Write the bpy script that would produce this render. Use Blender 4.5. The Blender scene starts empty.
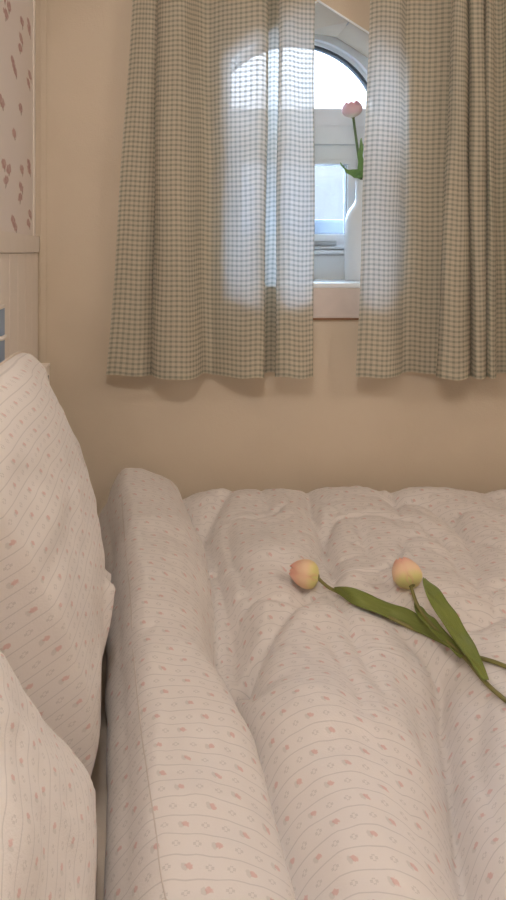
import bpy, bmesh, math, random
import numpy as np
from mathutils import Vector, Matrix, noise

random.seed(4)
sc = bpy.context.scene
COL = sc.collection
F, VX, VY, EYE = 700.0, 150.0, 252.0, 1.2     # focal length in px, vanishing point, eye height

# ------------------------------------------------------------------ camera
cam = bpy.data.cameras.new('camera')
co = bpy.data.objects.new('camera', cam)
COL.objects.link(co)
co.location = (0, 0, EYE)
co.rotation_euler = (math.pi / 2, 0, 0)
cam.sensor_fit = 'VERTICAL'
cam.sensor_height = 24
cam.lens = F / 900 * 24
cam.shift_x = (253 - VX) / 900
cam.shift_y = -(450 - VY) / 900
cam.clip_start = 0.02
sc.camera = co

def at(u, v, Y):
    """metres of a sight line at depth Y"""
    return Vector(((u - VX) * Y / F, Y, EYE - (v - VY) * Y / F))

# ------------------------------------------------------------------ node helpers
class E:
    def __init__(s, nt, sock): s.nt, s.s = nt, sock
    def _m(s, op, *a):
        n = s.nt.nodes.new('ShaderNodeMath'); n.operation = op
        for i, x in enumerate((s,) + a):
            if isinstance(x, E): s.nt.links.new(x.s, n.inputs[i])
            else: n.inputs[i].default_value = x
        return E(s.nt, n.outputs[0])
    def __add__(s, o): return s._m('ADD', o)
    def __sub__(s, o): return s._m('SUBTRACT', o)
    def __mul__(s, o): return s._m('MULTIPLY', o)
    def __truediv__(s, o): return s._m('DIVIDE', o)
    def floor(s): return s._m('FLOOR')
    def fract(s): return s._m('FRACT')
    def abs(s): return s._m('ABSOLUTE')
    def lt(s, o): return s._m('LESS_THAN', o)
    def gt(s, o): return s._m('GREATER_THAN', o)
    def mod(s, o): return s._m('FLOORED_MODULO', o)
    def min(s, o): return s._m('MINIMUM', o)
    def max(s, o): return s._m('MAXIMUM', o)
    def sqrt(s): return s._m('SQRT')
    def sstep(s, lo, hi):     # smooth 0..1
        n = s.nt.nodes.new('ShaderNodeMapRange'); n.interpolation_type = 'SMOOTHSTEP'
        s.nt.links.new(s.s, n.inputs[0])
        n.inputs[1].default_value = lo; n.inputs[2].default_value = hi
        return E(s.nt, n.outputs[0])

def hyp(a, b): return (a * a + b * b).sqrt()

class Mat:
    def __init__(s, name, rough=0.6):
        s.m = bpy.data.materials.new(name); s.m.use_nodes = True
        s.nt = s.m.node_tree; s.b = s.nt.nodes['Principled BSDF']; s.out = s.nt.nodes['Material Output']
        s.b.inputs['Roughness'].default_value = rough
        s.b.inputs['Specular IOR Level'].default_value = 0.3
        s.bh = None
    def new(s, t): return s.nt.nodes.new(t)
    def link(s, a, b): s.nt.links.new(a.s if isinstance(a, E) else a, b)
    def coord(s, kind='Object'):
        n = s.new('ShaderNodeTexCoord'); x = s.new('ShaderNodeSeparateXYZ')
        s.link(n.outputs[kind], x.inputs[0])
        return [E(s.nt, o) for o in x.outputs]
    def noise(s, scale, detail=3, kind='Object', stretch=None):
        n = s.new('ShaderNodeTexNoise'); n.inputs['Scale'].default_value = scale; n.inputs['Detail'].default_value = detail
        t = s.new('ShaderNodeTexCoord')
        if stretch:
            mp = s.new('ShaderNodeMapping'); mp.inputs['Scale'].default_value = stretch
            s.link(t.outputs[kind], mp.inputs[0]); s.link(mp.outputs[0], n.inputs['Vector'])
        else: s.link(t.outputs[kind], n.inputs['Vector'])
        return E(s.nt, n.outputs['Fac'])
    def mix(s, fac, a, b):
        n = s.new('ShaderNodeMix'); n.data_type = 'RGBA'
        if isinstance(fac, E): s.link(fac, n.inputs[0])
        else: n.inputs[0].default_value = fac
        for x, i in ((a, 6), (b, 7)):
            if isinstance(x, tuple): n.inputs[i].default_value = (*x, 1)
            else: s.link(x, n.inputs[i])
        return n.outputs[2]
    def color(s, c):
        if isinstance(c, tuple): s.b.inputs['Base Color'].default_value = (*c, 1)
        else: s.link(c, s.b.inputs['Base Color'])
        return s
    def bump(s, h, dist=0.001, strength=0.5):
        n = s.new('ShaderNodeBump'); n.inputs['Distance'].default_value = dist; n.inputs['Strength'].default_value = strength
        s.link(h, n.inputs['Height']); s.link(n.outputs[0], s.b.inputs['Normal'])
        return s

def plain(name, c, rough=0.55, nscale=40, var=0.06, bump=0.0005):
    m = Mat(name, rough)
    n = m.noise(nscale)
    m.color(m.mix(n, tuple(x * (1 - var) for x in c), tuple(min(1, x * (1 + var)) for x in c)))
    m.bump(n, bump, 0.4)
    return m.m

# ------------------------------------------------------------------ materials
def fabric_mat(name, base=(0.80, 0.75, 0.728)):
    """cream bedding: fine grey stripes, rows of pink rosebuds and dotted diamonds (UV in metres)"""
    m = Mat(name, 0.85)
    u, v, _ = m.coord('UV')
    u, v = u * 1.2, v * 1.2
    p, q = 0.0272, 0.0245
    row = (v / p).floor(); fv = (v / p).fract()
    line = (fv - 0.5).abs().sstep(0.452, 0.492)
    pos = u / q + row.mod(2) * 1.5 + row.mod(5) * 0.13
    cell = pos.floor()
    lx = (pos.fract() - 0.5) * q; ly = (fv - 0.5) * p
    rose = cell.mod(3).lt(0.5)
    ax, ay = lx.abs(), ly.abs()
    dd = hyp(ax - 0.0040, ay - 0.0009).min(hyp(ax - 0.0010, ay - 0.0032)).min(hyp(ax - 0.0024, ay - 0.0010))
    dots = (dd * -1.0).sstep(-0.00125, -0.0006) * (rose * -1.0 + 1.0)
    wob = (m.noise(330, 1, 'UV') - 0.5) * 0.006
    rd = hyp((lx - 0.0012) * 1.0 + (ly * 0.35), ly - 0.001) + wob
    bud = (rd * -1.0).sstep(-0.0048, -0.0030) * rose
    leaf = (hyp((lx + 0.0046) * 1.0, (ly + 0.0014) * 0.75 + lx * 0.3) * -1.0 + wob * -0.5).sstep(-0.0042, -0.0028) * rose
    var = m.noise(6, 2, 'UV')
    c = m.mix(var, tuple(x * 0.97 for x in base), base)
    c = m.mix(line * 0.42, c, (0.42, 0.39, 0.395))
    c = m.mix(dots * 0.40, c, (0.42, 0.39, 0.38))
    c = m.mix(leaf * 0.28, c, (0.40, 0.38, 0.35))
    c = m.mix(bud * 0.54, c, (0.66, 0.33, 0.31))
    m.color(c)
    m.bump(m.noise(420, 2, 'UV') + m.noise(45, 3, 'UV') * 1.5, 0.0012, 0.35)
    m.b.inputs['Sheen Weight'].default_value = 0.15
    return m.m

def curtain_mat():
    m = Mat('checked_curtain_cloth', 0.9)
    u, v, _ = m.coord('UV')
    p = 0.0119
    jitter = (m.noise(35, 2, 'UV') - 0.5) * 0.0016
    hb = ((((v + jitter) / p).fract() - 0.5).abs() * -1.0).sstep(-0.27, -0.17)
    vb = ((((u + jitter) / p).fract() - 0.5).abs() * -1.0).sstep(-0.27, -0.17)
    thread = m.noise(900, 1, 'UV')
    slub = m.noise(60, 2, 'UV', (0.15, 3, 1)) + m.noise(60, 2, 'UV', (3, 0.15, 1))
    f = (hb * 0.66 + vb * 0.32).min(0.95)
    c = m.mix(f, (0.90, 0.785, 0.63), (0.32, 0.335, 0.25))
    c = m.mix(thread * 0.18, c, (0.50, 0.46, 0.38))
    nt = m.nt
    dif = m.new('ShaderNodeBsdfDiffuse'); m.link(c, dif.inputs[0])
    ct = m.mix(hb * 0.34 + vb * 0.42, (0.76, 0.81, 0.84), (0.27, 0.31, 0.33))
    tr = m.new('ShaderNodeBsdfTranslucent'); m.link(ct, tr.inputs[0])
    mx = m.new('ShaderNodeMixShader'); mx.inputs[0].default_value = 0.34
    m.link(dif.outputs[0], mx.inputs[1]); m.link(tr.outputs[0], mx.inputs[2])
    tp = m.new('ShaderNodeBsdfTransparent')
    mx2 = m.new('ShaderNodeMixShader')
    hole = (f * -0.16 + 0.20) + (slub - 1.0) * 0.12
    m.link(hole.max(0.02), mx2.inputs[0])
    m.link(mx.outputs[0], mx2.inputs[1]); m.link(tp.outputs[0], mx2.inputs[2])
    bp = m.new('ShaderNodeBump'); bp.inputs['Distance'].default_value = 0.0015; bp.inputs['Strength'].default_value = 0.35
    m.link(m.noise(28, 3, 'UV') + thread * 0.2, bp.inputs['Height'])
    m.link(bp.outputs[0], dif.inputs['Normal'])
    m.link(mx2.outputs[0], m.out.inputs['Surface'])
    return m.m

def wallcloth_mat():
    m = Mat('plaster_wall', 0.8)
    x, y, z = m.coord()
    big = m.noise(2.6, 3)
    c = m.mix(big.sstep(0.35, 0.65), (0.635, 0.54, 0.425), (0.70, 0.60, 0.48))
    m.color(c)
    weave = m.noise(420, 2, stretch=(0.25, 1, 1)) + m.noise(420, 2, stretch=(1, 1, 0.25))
    m.bump(weave + m.noise(30, 3) * 2, 0.0012, 0.35)
    return m.m

def wallpaper_mat():
    m = Mat('tulip_wallpaper', 0.75)
    x, y, z = m.coord()
    # sprigs (depth, height) of one repeat
    TY, TZ = 0.62, 0.335
    sp = [(1.680, 1.732, 1), (1.672, 1.604, 1), (1.676, 1.412, 1), (1.690, 1.292, 1), (1.585, 1.722, 0), (1.565, 1.657, -1),
          (1.570, 1.523, 0), (1.575, 1.346, 1), (1.503, 1.590, 1), (1.495, 1.454, 0), (1.482, 1.268, 1), (1.410, 1.680, -1),
          (1.375, 1.494, 0), (1.355, 1.497, 0), (1.440, 1.370, -1), (1.390, 1.375, 0), (1.325, 1.310, 1), (1.300, 1.600, 1)]
    wob = (m.noise(90, 2) - 0.5) * 0.012
    tot = None; grn = None
    for (sy, sz, lean) in sp:
        dy = (y - (sy - TY * 4)).mod(TY); dy = dy - (dy.gt(TY / 2) * TY)
        dz = (z - (sz - TZ * 9)).mod(TZ); dz = dz - (dz.gt(TZ / 2) * TZ)
        a = dy + dz * (0.7 * lean)
        d = (hyp(a * 0.44, dz * 1.0) + wob)
        k = (d * -1.0).sstep(-0.0118, -0.0082)
        g = (hyp((a - 0.008) * 0.9, (dz + 0.010) * 1.2) + wob).__mul__(-1.0).sstep(-0.008, -0.0055)
        tot = k if tot is None else tot.max(k)
        grn = g if grn is None else grn.max(g)
    base = m.mix(m.noise(5, 2), (0.85, 0.785, 0.765), (0.88, 0.815, 0.79))
    c = m.mix(grn * 0.55, base, (0.34, 0.27, 0.23))
    c = m.mix(tot * (m.noise(150, 2).sstep(0.2, 0.6) * 0.35 + 0.45), c, (0.47, 0.24, 0.23))
    m.color(c)
    return m.m

M = {}
M['fabric'] = fabric_mat('rosebud_bedding')
M['curtain'] = curtain_mat()
M['wall'] = wallcloth_mat()
M['paper'] = wallpaper_mat()
M['panel'] = plain('cream_panelling', (0.88, 0.80, 0.73), 0.55, 60, 0.02)
M['white'] = plain('white_paint', (0.86, 0.90, 0.94), 0.4, 25, 0.03)
M['offwhite'] = plain('cream_paint', (0.85, 0.78, 0.72), 0.45, 25, 0.03)
M['gasket'] = plain('grey_rubber', (0.10, 0.12, 0.14), 0.6)
M['floor'] = plain('oak_floor', (0.40, 0.28, 0.18), 0.5, 8, 0.2)
M['ceiling'] = plain('cream_ceiling', (0.74, 0.66, 0.56), 0.7)
M['sheet'] = plain('cotton_sheet', (0.74, 0.64, 0.55), 0.9, 90, 0.03, 0.001)
M['blue'] = plain('blue_paint', (0.33, 0.43, 0.60), 0.6, 14, 0.12)
M['stem'] = plain('tulip_stem_green', (0.235, 0.215, 0.075), 0.5, 60, 0.2)
M['stem_fresh'] = plain('fresh_stem_green', (0.16, 0.23, 0.12), 0.5, 60, 0.2)
M['steel'] = plain('grey_metal', (0.45, 0.47, 0.5), 0.35)
M['dark'] = plain('dark_hole', (0.05, 0.035, 0.025), 0.8)
M['snow'] = plain('weathered_ledge', (0.16, 0.175, 0.20), 0.8, 8, 0.03)

def leaf_mat(name, a, b):
    m = Mat(name, 0.42)
    u, v, _ = m.coord('UV')
    st = (m.noise(24, 2, 'UV', (6, 0.35, 1)))
    m.color(m.mix(st.sstep(0.3, 0.7), a, b))
    m.bump(st, 0.001, 0.4)
    return m.m
M['leaf'] = leaf_mat('tulip_leaf', (0.155, 0.195, 0.035), (0.25, 0.285, 0.08))
M['leaf_fresh'] = leaf_mat('fresh_tulip_leaf', (0.16, 0.31, 0.09), (0.25, 0.41, 0.16))

def petal_mat(name, tip, mid, base):
    m = Mat(name, 0.55)
    u, v, _ = m.coord('UV')
    st = m.noise(16, 2, 'UV', (5, 0.6, 1))
    vv = v + (st - 0.5) * 0.25
    c = m.mix(vv.sstep(0.08, 0.42), base, mid)
    c = m.mix(vv.sstep(0.45, 0.95), c, tip)
    c = m.mix((u - 0.5).abs().sstep(0.30, 0.5) * 0.35, c, tip)
    m.color(c); m.bump(st, 0.0008, 0.3)
    m.b.inputs['Subsurface Weight'].default_value = 0.15
    m.b.inputs['Subsurface Radius'].default_value = (0.01, 0.005, 0.003)
    m.b.inputs['Subsurface Scale'].default_value = 0.4
    return m.m
M['petal'] = petal_mat('peach_petal', (0.93, 0.47, 0.36), (0.94, 0.64, 0.43), (0.82, 0.72, 0.30))
M['petal_pink'] = petal_mat('pink_petal', (0.82, 0.42, 0.48), (0.86, 0.56, 0.59), (0.84, 0.74, 0.66))

def glass_mat(name, tint, frost):
    m = Mat(name, 0.1)
    tp = m.new('ShaderNodeBsdfTransparent'); tp.inputs[0].default_value = (*tint, 1)
    gl = m.new('ShaderNodeBsdfGlossy'); gl.inputs['Roughness'].default_value = 0.05
    fr = m.new('ShaderNodeFresnel'); fr.inputs['IOR'].default_value = 1.45
    mx = m.new('ShaderNodeMixShader'); m.link(fr.outputs[0], mx.inputs[0])
    m.link(tp.outputs[0], mx.inputs[1]); m.link(gl.outputs[0], mx.inputs[2])
    out = mx
    if frost:
        tl = m.new('ShaderNodeBsdfTranslucent'); tl.inputs[0].default_value = (0.80, 0.87, 0.97, 1)
        mx2 = m.new('ShaderNodeMixShader')
        n = m.noise(120, 4).sstep(0.35, 0.75)
        m.link(n * 0.03 + frost, mx2.inputs[0])
        m.link(mx.outputs[0], mx2.inputs[1]); m.link(tl.outputs[0], mx2.inputs[2]); out = mx2
    m.link(out.outputs[0], m.out.inputs['Surface'])
    return m.m
M['glass'] = glass_mat('clear_glass', (0.97, 0.98, 1.0), 0)
M['frosted'] = glass_mat('misted_glass', (0.90, 0.95, 1.0), 0.01)
m_ = Mat('white_ceramic', 0.35); m_.color((0.80, 0.81, 0.83)); m_.b.inputs['Specular IOR Level'].default_value = 0.4
M['ceramic'] = m_.m

# ------------------------------------------------------------------ object helpers
def link(o, parent=None):
    COL.objects.link(o)
    if parent: o.parent = parent
    return o
def obj(name, bm, mat, parent=None, smooth=False):
    bmesh.ops.recalc_face_normals(bm, faces=bm.faces[:])
    me = bpy.data.meshes.new(name); bm.to_mesh(me); bm.free()
    me.materials.append(mat)
    if smooth: me.polygons.foreach_set('use_smooth', [True] * len(me.polygons))
    return link(bpy.data.objects.new(name, me), parent)
def raw(name, V, Fc, mat, parent=None, smooth=True, uv=None, recalc=False):
    me = bpy.data.meshes.new(name); me.from_pydata([tuple(v) for v in V], [], Fc)
    if uv is not None:
        lay = me.uv_layers.new(name='UVMap')
        li = np.zeros(len(me.loops), int); me.loops.foreach_get('vertex_index', li)
        lay.data.foreach_set('uv', np.asarray(uv, float)[li].ravel())
    me.materials.append(mat)
    if smooth: me.polygons.foreach_set('use_smooth', [True] * len(me.polygons))
    if recalc:
        bm = bmesh.new(); bm.from_mesh(me); bmesh.ops.recalc_face_normals(bm, faces=bm.faces[:]); bm.to_mesh(me); bm.free()
    me.update()
    return link(bpy.data.objects.new(name, me), parent)
def thing(name, label, cat, loc=(0, 0, 0), group=None):
    o = bpy.data.objects.new(name, None); COL.objects.link(o); o.location = loc; o.empty_display_size = 0.05
    return tag(o, label, cat, group)
def tag(o, label, cat, group=None):
    o['label'] = label; o['category'] = cat
    if group: o['group'] = group
    return o
def struct(o):
    o['kind'] = 'structure'; return o
def box(bm, x0, x1, y0, y1, z0, z1, bev=0.0):
    r = bmesh.ops.create_cube(bm, size=1)
    vs = r['verts']
    bmesh.ops.scale(bm, vec=(x1 - x0, y1 - y0, z1 - z0), verts=vs)
    bmesh.ops.translate(bm, vec=((x0 + x1) / 2, (y0 + y1) / 2, (z0 + z1) / 2), verts=vs)
    if bev:
        es = list({e for v in vs for e in v.link_edges})
        bmesh.ops.bevel(bm, geom=es, offset=bev, segments=2, affect='EDGES', profile=0.6)
def boxes(name, mat, parent, *bs, bev=0.002):
    bm = bmesh.new()
    for b in bs: box(bm, *b, bev=bev)
    return obj(name, bm, mat, parent)
def tube(name, pts, rad, mat, parent=None, seg=10, off=(0, 0, 0), caps=True):
    pts = [Vector(p) - Vector(off) for p in pts]
    n = len(pts); V = []; Fc = []
    up = Vector((0, 0, 1)); prev = None
    for i, p in enumerate(pts):
        t = (pts[min(i + 1, n - 1)] - pts[max(i - 1, 0)]).normalized()
        a = t.cross(up if prev is None else prev.cross(t).normalized() * -1)
        if prev is None:
            if a.length < 1e-3: a = t.cross(Vector((1, 0, 0)))
            a.normalize()
        else:
            a = (prev - t * prev.dot(t)).normalized()
        prev = a; b = t.cross(a)
        r = rad[i] if hasattr(rad, '__len__') else rad
        for k in range(seg):
            th = 2 * math.pi * k / seg
            V.append(p + a * (r * math.cos(th)) + b * (r * math.sin(th)))
    for i in range(n - 1):
        for k in range(seg):
            k2 = (k + 1) % seg
            Fc.append((i * seg + k, i * seg + k2, (i + 1) * seg + k2, (i + 1) * seg + k))
    if caps:
        Fc.append(tuple(range(seg - 1, -1, -1))); Fc.append(tuple((n - 1) * seg + k for k in range(seg)))
    return raw(name, V, Fc, mat, parent, recalc=True)
def spline(P, n):
    """Catmull-Rom through points, n samples"""
    P = np.asarray(P, float); m = len(P)
    t = np.linspace(0, m - 1, n); i = np.clip(t.astype(int), 0, m - 2); f = (t - i)[:, None]
    p0 = P[np.clip(i - 1, 0, m - 1)]; p1 = P[i]; p2 = P[i + 1]; p3 = P[np.clip(i + 2, 0, m - 1)]
    return 0.5 * (2 * p1 + (p2 - p0) * f + (2 * p0 - 5 * p1 + 4 * p2 - p3) * f ** 2 + (3 * p1 - p0 - 3 * p2 + p3) * f ** 3)

# ================================================================== THE ROOM
D, D2 = 1.75, 2.04                     # inner face of the window wall, plane of the window
ZC = 2.20
XL, XR, YF = -0.29, 2.05, -1.35
# outline of the opening: inner face (house shaped) and outer face (arched)
inner_px = [(405, 283), (405, 58), (376, 39.3), (349, 22), (318, 2)]
outer_px = [(396, 278.6), (396, 112), (367, 58), (336, 38), (294, 31)]
def mirror(px, c): return px + [(2 * c - u, v) for (u, v) in reversed(px[:-1])]
inner = [at(u, v, D) for (u, v) in mirror(inner_px, 318)]
outer = [at(u, v, D2) for (u, v) in mirror(outer_px, 294)]
def rect_hit(c, p, x0, x1, z0, z1):
    dx, dz = p.x - c.x, p.z - c.z
    ts = []
    if dx > 1e-6: ts.append((x1 - c.x) / dx)
    if dx < -1e-6: ts.append((x0 - c.x) / dx)
    if dz > 1e-6: ts.append((z1 - c.z) / dz)
    if dz < -1e-6: ts.append((z0 - c.z) / dz)
    t = min(ts); return Vector((c.x + dx * t, p.y, c.z + dz * t))
bm = bmesh.new()
def wall_face(loop, y):
    c = sum(loop, Vector()) / len(loop)
    x0, x1, z0, z1 = XL, XR, 0.0, ZC
    corners = [Vector((x1, y, z0)), Vector((x1, y, z1)), Vector((x0, y, z1)), Vector((x0, y, z0))]
    ang = lambda p: math.atan2(p.z - c.z, p.x - c.x)
    n = len(loop)
    for i in range(n):
        a, b = loop[i], loop[(i + 1) % n]
        ra, rb = rect_hit(c, a, x0, x1, z0, z1), rect_hit(c, b, x0, x1, z0, z1)
        aa, ab = ang(a), ang(b)
        if ab < aa: ab += 2 * math.pi
        mids = []
        for k in corners:
            t = ang(k)
            if t < aa: t += 2 * math.pi
            if aa < t < ab: mids.append((t, k))
        mids = [k for _, k in sorted(mids, key=lambda q: q[0])]
        pts = [a, ra] + mids + [rb, b]
        bm.faces.new([bm.verts.new(p) for p in pts])
wall_face(inner, D); wall_face(outer, D2 + 0.02)
for i in range(len(inner)):
    j = (i + 1) % len(inner)
    bm.faces.new([bm.verts.new(p) for p in (inner[i], inner[j], outer[j] + Vector((0, .02, 0)), outer[i] + Vector((0, .02, 0)))])
cs = [(XL, 0), (XR, 0), (XR, ZC), (XL, ZC)]
for k in range(4):
    (xa, za), (xb, zb_) = cs[k], cs[(k + 1) % 4]
    bm.faces.new([bm.verts.new(p) for p in ((xa, D, za), (xb, D, zb_), (xb, D2 + .02, zb_), (xa, D2 + .02, za))])
bmesh.ops.remove_doubles(bm, verts=bm.verts[:], dist=1e-5)
struct(obj('wall_back', bm, M['wall']))
# white boards that line the deep opening
bm = bmesh.new()
n = len(inner)
for i in range(n):
    a, b = inner[i], inner[(i + 1) % n]; a2, b2 = outer[i], outer[(i + 1) % n]
    q = [a - Vector((0, .003, 0)), b - Vector((0, .003, 0)), b2, a2]
    cen = sum(q, Vector()) / 4; ax = Vector((0.42, cen.y, 1.5)); outv = (cen - ax).normalized() * 0.005
    f1 = [bm.verts.new(p) for p in q]; f2 = [bm.verts.new(p + outv) for p in q]
    bm.faces.new(f1); bm.faces.new(f2[::-1])
    for k in range(4): bm.faces.new((f1[k], f1[(k + 1) % 4], f2[(k + 1) % 4], f2[k]))
lin = struct(obj('trim_1', bm, M['white']))
for i in (2, 3, 5, 6):
    if i in (3, 5):
        tube('board_joint', [inner[i] + Vector((0, 0.004, 0)), outer[i] - Vector((0, 0.03, 0))], 0.0016, M['steel'], lin, seg=6)
# sill board and apron box
sb = at(0, 283, D)
zs = sb.z
bm = bmesh.new(); box(bm, inner[-1].x - 0.01, inner[0].x + 0.01, D - 0.006, D2 - 0.03, zs - 0.012, zs, 0.002)
sill = struct(obj('trim_3', bm, M['white']))
bm = bmesh.new(); box(bm, inner[-1].x - 0.002, inner[0].x + 0.002, D - 0.005, D - 0.0005, at(0, 318, D).z, zs - 0.0125, 0.002)
struct(obj('trim_4', bm, plain('apron_paint', (0.70, 0.615, 0.58))))
bm = bmesh.new(); box(bm, inner[-1].x - 0.001, inner[0].x + 0.001, D - 0.007, D - 0.0005, at(0, 319.6, D).z, at(0, 318, D).z, 0)
struct(obj('trim_5', bm, plain('bare_wood_edge', (0.30, 0.15, 0.08), 0.6)))

# ---- the window: arched top light, stepped rail, lower sash
win = struct(bpy.data.objects.new('window_1', None)); COL.objects.link(win)
wo = at(294, 278.6, D2); win.location = wo
W = lambda u, v, y=D2: at(u, v, D2) + Vector((0, y - D2, 0)) - wo
S = D2 / F
def ring(name, r0, r1, y0, y1, mat, vbot, cu=294, cv=130):
    """arched band: from vbot up one side, round the head, down the other"""
    path = [(1, 0, vbot)] + [(math.cos(t), -math.sin(t), None) for t in np.linspace(0, math.pi, 49)] + [(-1, 0, vbot)]
    bm = bmesh.new(); rows = []
    for (cx, cz, vb) in path:
        q = []
        for r, y in ((r0, y0), (r1, y0), (r1, y1), (r0, y1)):
            vv = vb if vb is not None else cv + cz * r
            q.append(bm.verts.new(W(cu + cx * r, vv, y)))
        rows.append(q)
    for a, b in zip(rows, rows[1:]):
        for k in range(4): bm.faces.new((a[k], a[(k + 1) % 4], b[(k + 1) % 4], b[k]))
    bm.faces.new(rows[0]); bm.faces.new(rows[-1][::-1])
    return obj(name, bm, mat, win, smooth=False)
ring('outer_frame', 90, 107, D2 - 0.030, D2 + 0.02, M['white'], 279)
ring('inner_bead', 86.5, 91.5, D2 - 0.012, D2 + 0.02, M['white'], 111)
ring('gasket', 84.0, 87.0, D2 - 0.006, D2 + 0.016, M['gasket'], 111)
def bars(name, mat, *rs, bev=0.002, up=None):
    bm = bmesh.new()
    for (u0, u1, v0, v1, y0, y1) in rs:
        a, b = W(u0, v1, y0), W(u1, v0, y1)
        box(bm, a.x, b.x, a.y, b.y, a.z, b.z, bev)
    return obj(name, bm, mat, up or win)
bars('transom', M['white'], (205, 383, 110, 128, D2 - 0.022, D2 + 0.02), (205, 383, 127, 146, D2 - 0.032, D2 + 0.02),
     (205, 383, 145, 162, D2 - 0.020, D2 + 0.02))
bars('side_post', M['white'], (354, 383, 160, 279, D2 - 0.026, D2 + 0.02))
bars('side_post', M['white'], (205, 232, 160, 279, D2 - 0.026, D2 + 0.02))
bars('bottom_panel', M['white'], (230, 356, 249, 279, D2 - 0.016, D2 + 0.02), (230, 356, 250, 254, D2 - 0.028, D2 + 0.02))
sash = bars('sash_frame', M['white'], (233, 353, 161, 165.5, D2 - 0.030, D2 + 0.02), (233, 353, 234.5, 249, D2 - 0.030, D2 + 0.02),
     (345, 353, 165.5, 234.5, D2 - 0.030, D2 + 0.02), (233, 240, 165.5, 234.5, D2 - 0.030, D2 + 0.02))
bars('gasket', M['steel'], (344, 345.4, 165, 235, D2 - 0.018, D2 + 0.01), (239.6, 241, 165, 235, D2 - 0.018, D2 + 0.01),
     (240, 345, 164.6, 165.8, D2 - 0.018, D2 + 0.01), (240, 345, 234, 235.2, D2 - 0.018, D2 + 0.01), bev=0, up=sash)
bars('sash_latch', M['steel'], (310, 333, 241, 245.5, D2 - 0.040, D2 - 0.029), bev=0.003, up=sash)
bars('pane', M['frosted'], (240, 345, 165, 235, D2 - 0.002, D2 + 0.003), bev=0, up=sash)
bm = bmesh.new()
loop = [W(294 + 86 * math.cos(t), 130 - 86 * math.sin(t), D2) for t in np.linspace(-0.235, math.pi + 0.235, 49)]
f = bm.faces.new([bm.verts.new(p) for p in loop])
r = bmesh.ops.extrude_face_region(bm, geom=[f])
bmesh.ops.translate(bm, vec=(0, 0.004, 0), verts=[e for e in r['geom'] if isinstance(e, bmesh.types.BMVert)])
obj('pane', bm, M['glass'], win)
# ledge outside
struct(boxes('trim_6', M['snow'], None, (-0.6, 1.5, 2.12, 2.75, at(0, 223, 2.4).z - 0.05, at(0, 223, 2.4).z), bev=0.01))

# ---- left wall: papered above, panelled below a rail
PX = -0.28                              # face of the panelling
bm = bmesh.new(); box(bm, XL - 0.06, XL, YF, D + 0.3, 0, ZC)
struct(obj('wall_left', bm, M['paper']))
zr0, zr1 = at(0, 252.6, D).z, at(0, 236.2, D).z
bm = bmesh.new()
y = D - 0.002
while y > -0.2:
    y0 = y - 0.088
    box(bm, XL - 0.002, PX, y0 + 0.003, y, 0.0, zr0 - 0.001, 0.0012)
    y = y0
struct(obj('trim_7', bm, M['panel']))
bm = bmesh.new(); box(bm, XL - 0.002, PX + 0.004, -0.2, D - 0.001, zr0, zr1, 0.002)
struct(obj('trim_8', bm, M['offwhite']))
bm = bmesh.new(); box(bm, XL, XL + 0.004, D - 0.018, D - 0.001, zr1, ZC, 0.001)
struct(obj('trim_9', bm, M['offwhite']))
# plain batten in the corner on the window wall
bm = bmesh.new(); box(bm, PX + 0.006, at(47, 0, D).x, D - 0.004, D - 0.0003, 0, ZC, 0.001)
struct(obj('trim_10', bm, M['wall']))
# remaining shell
for nm, b, m in (('wall_right', (XR, XR + .06, YF, D + .3, 0, ZC), 'wall'), ('wall_front', (XL - .06, XR + .06, YF - .06, YF, 0, ZC), 'wall'),
                 ('floor', (XL - .06, XR + .06, YF - .06, D + .3, -.06, 0), 'floor'), ('ceiling', (XL - .06, XR + .06, YF - .06, D + .32, ZC, ZC + .06), 'ceiling')):
    bm = bmesh.new(); box(bm, *b); struct(obj(nm, bm, M[m]))

# ---- blue painted board on the panelling
z0, z1 = 0.80, at(5, 305, 1.316).z
b = thing('wall_board', 'small blue painted board with white edge hung on pale panelling behind the pillow', 'wall board', (PX, 1.316, z0))
boxes('board', M['blue'], b, (0.001, 0.007, -0.26, 0, 0, z1 - z0 - 0.004), bev=0.001)
boxes('edge_strip', M['offwhite'], b, (0.001, 0.009, -0.26, 0, z1 - z0 - 0.005, z1 - z0 + 0.001), bev=0.001)['label'] = 'white top edge'
zk = at(2, 337, 1.30).z - z0
tube('peg', [(0.006, -0.045, zk), (0.010, -0.036, zk), (0.012, -0.026, zk + 0.001), (0.012, -0.018, zk + 0.003)], [0.004, 0.0045, 0.004, 0.003], M['offwhite'], b)['label'] = 'white peg'

# ================================================================== BED
MZ = 0.50                               # top of the mattress
HB = (-0.272, -0.236)
bed = thing('bed_frame', 'cream painted bed frame with a low headboard against the pale panelling', 'bed', (0.7, 1.0, 0))
def bx(name, x0, x1, y0, y1, z0, z1, bev=0.004):
    return boxes(name, M['offwhite'], bed, (x0 - .7, x1 - .7, y0 - 1, y1 - 1, z0, z1), bev=bev)
hp = at(44, 368, 1.60)
bx('headboard', HB[0], HB[1] - 0.008, 0.20, 1.585, 0.12, hp.z - 0.03)
pz = hp.z
for y0, y1 in ((1.585, 1.635), (0.15, 0.20)):
    po = bx('post', HB[0], HB[1] + 0.002, y0, y1, 0, pz, 0.003)
    bx('post_cap', HB[0] - 0.002, HB[1] + 0.003, y0 - 0.002, y1 + 0.002, pz, pz + 0.006, 0.002)
dz = at(45.5, 379, 1.585).z
boxes('bolt_hole', M['dark'], bed, (HB[1] + 0.0005 - .7, HB[1] + 0.003 - .7, 0.600, 0.612, dz - 0.012, dz + 0.004), bev=0.001)
bx('side_rail', HB[1], 1.78, 0.19, 0.215, 0.18, 0.317); bx('side_rail', HB[1], 1.78, 1.70, 1.725, 0.18, 0.317)
bx('slat_base', HB[1], 1.78, 0.215, 1.70, 0.30, 0.318)
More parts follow.
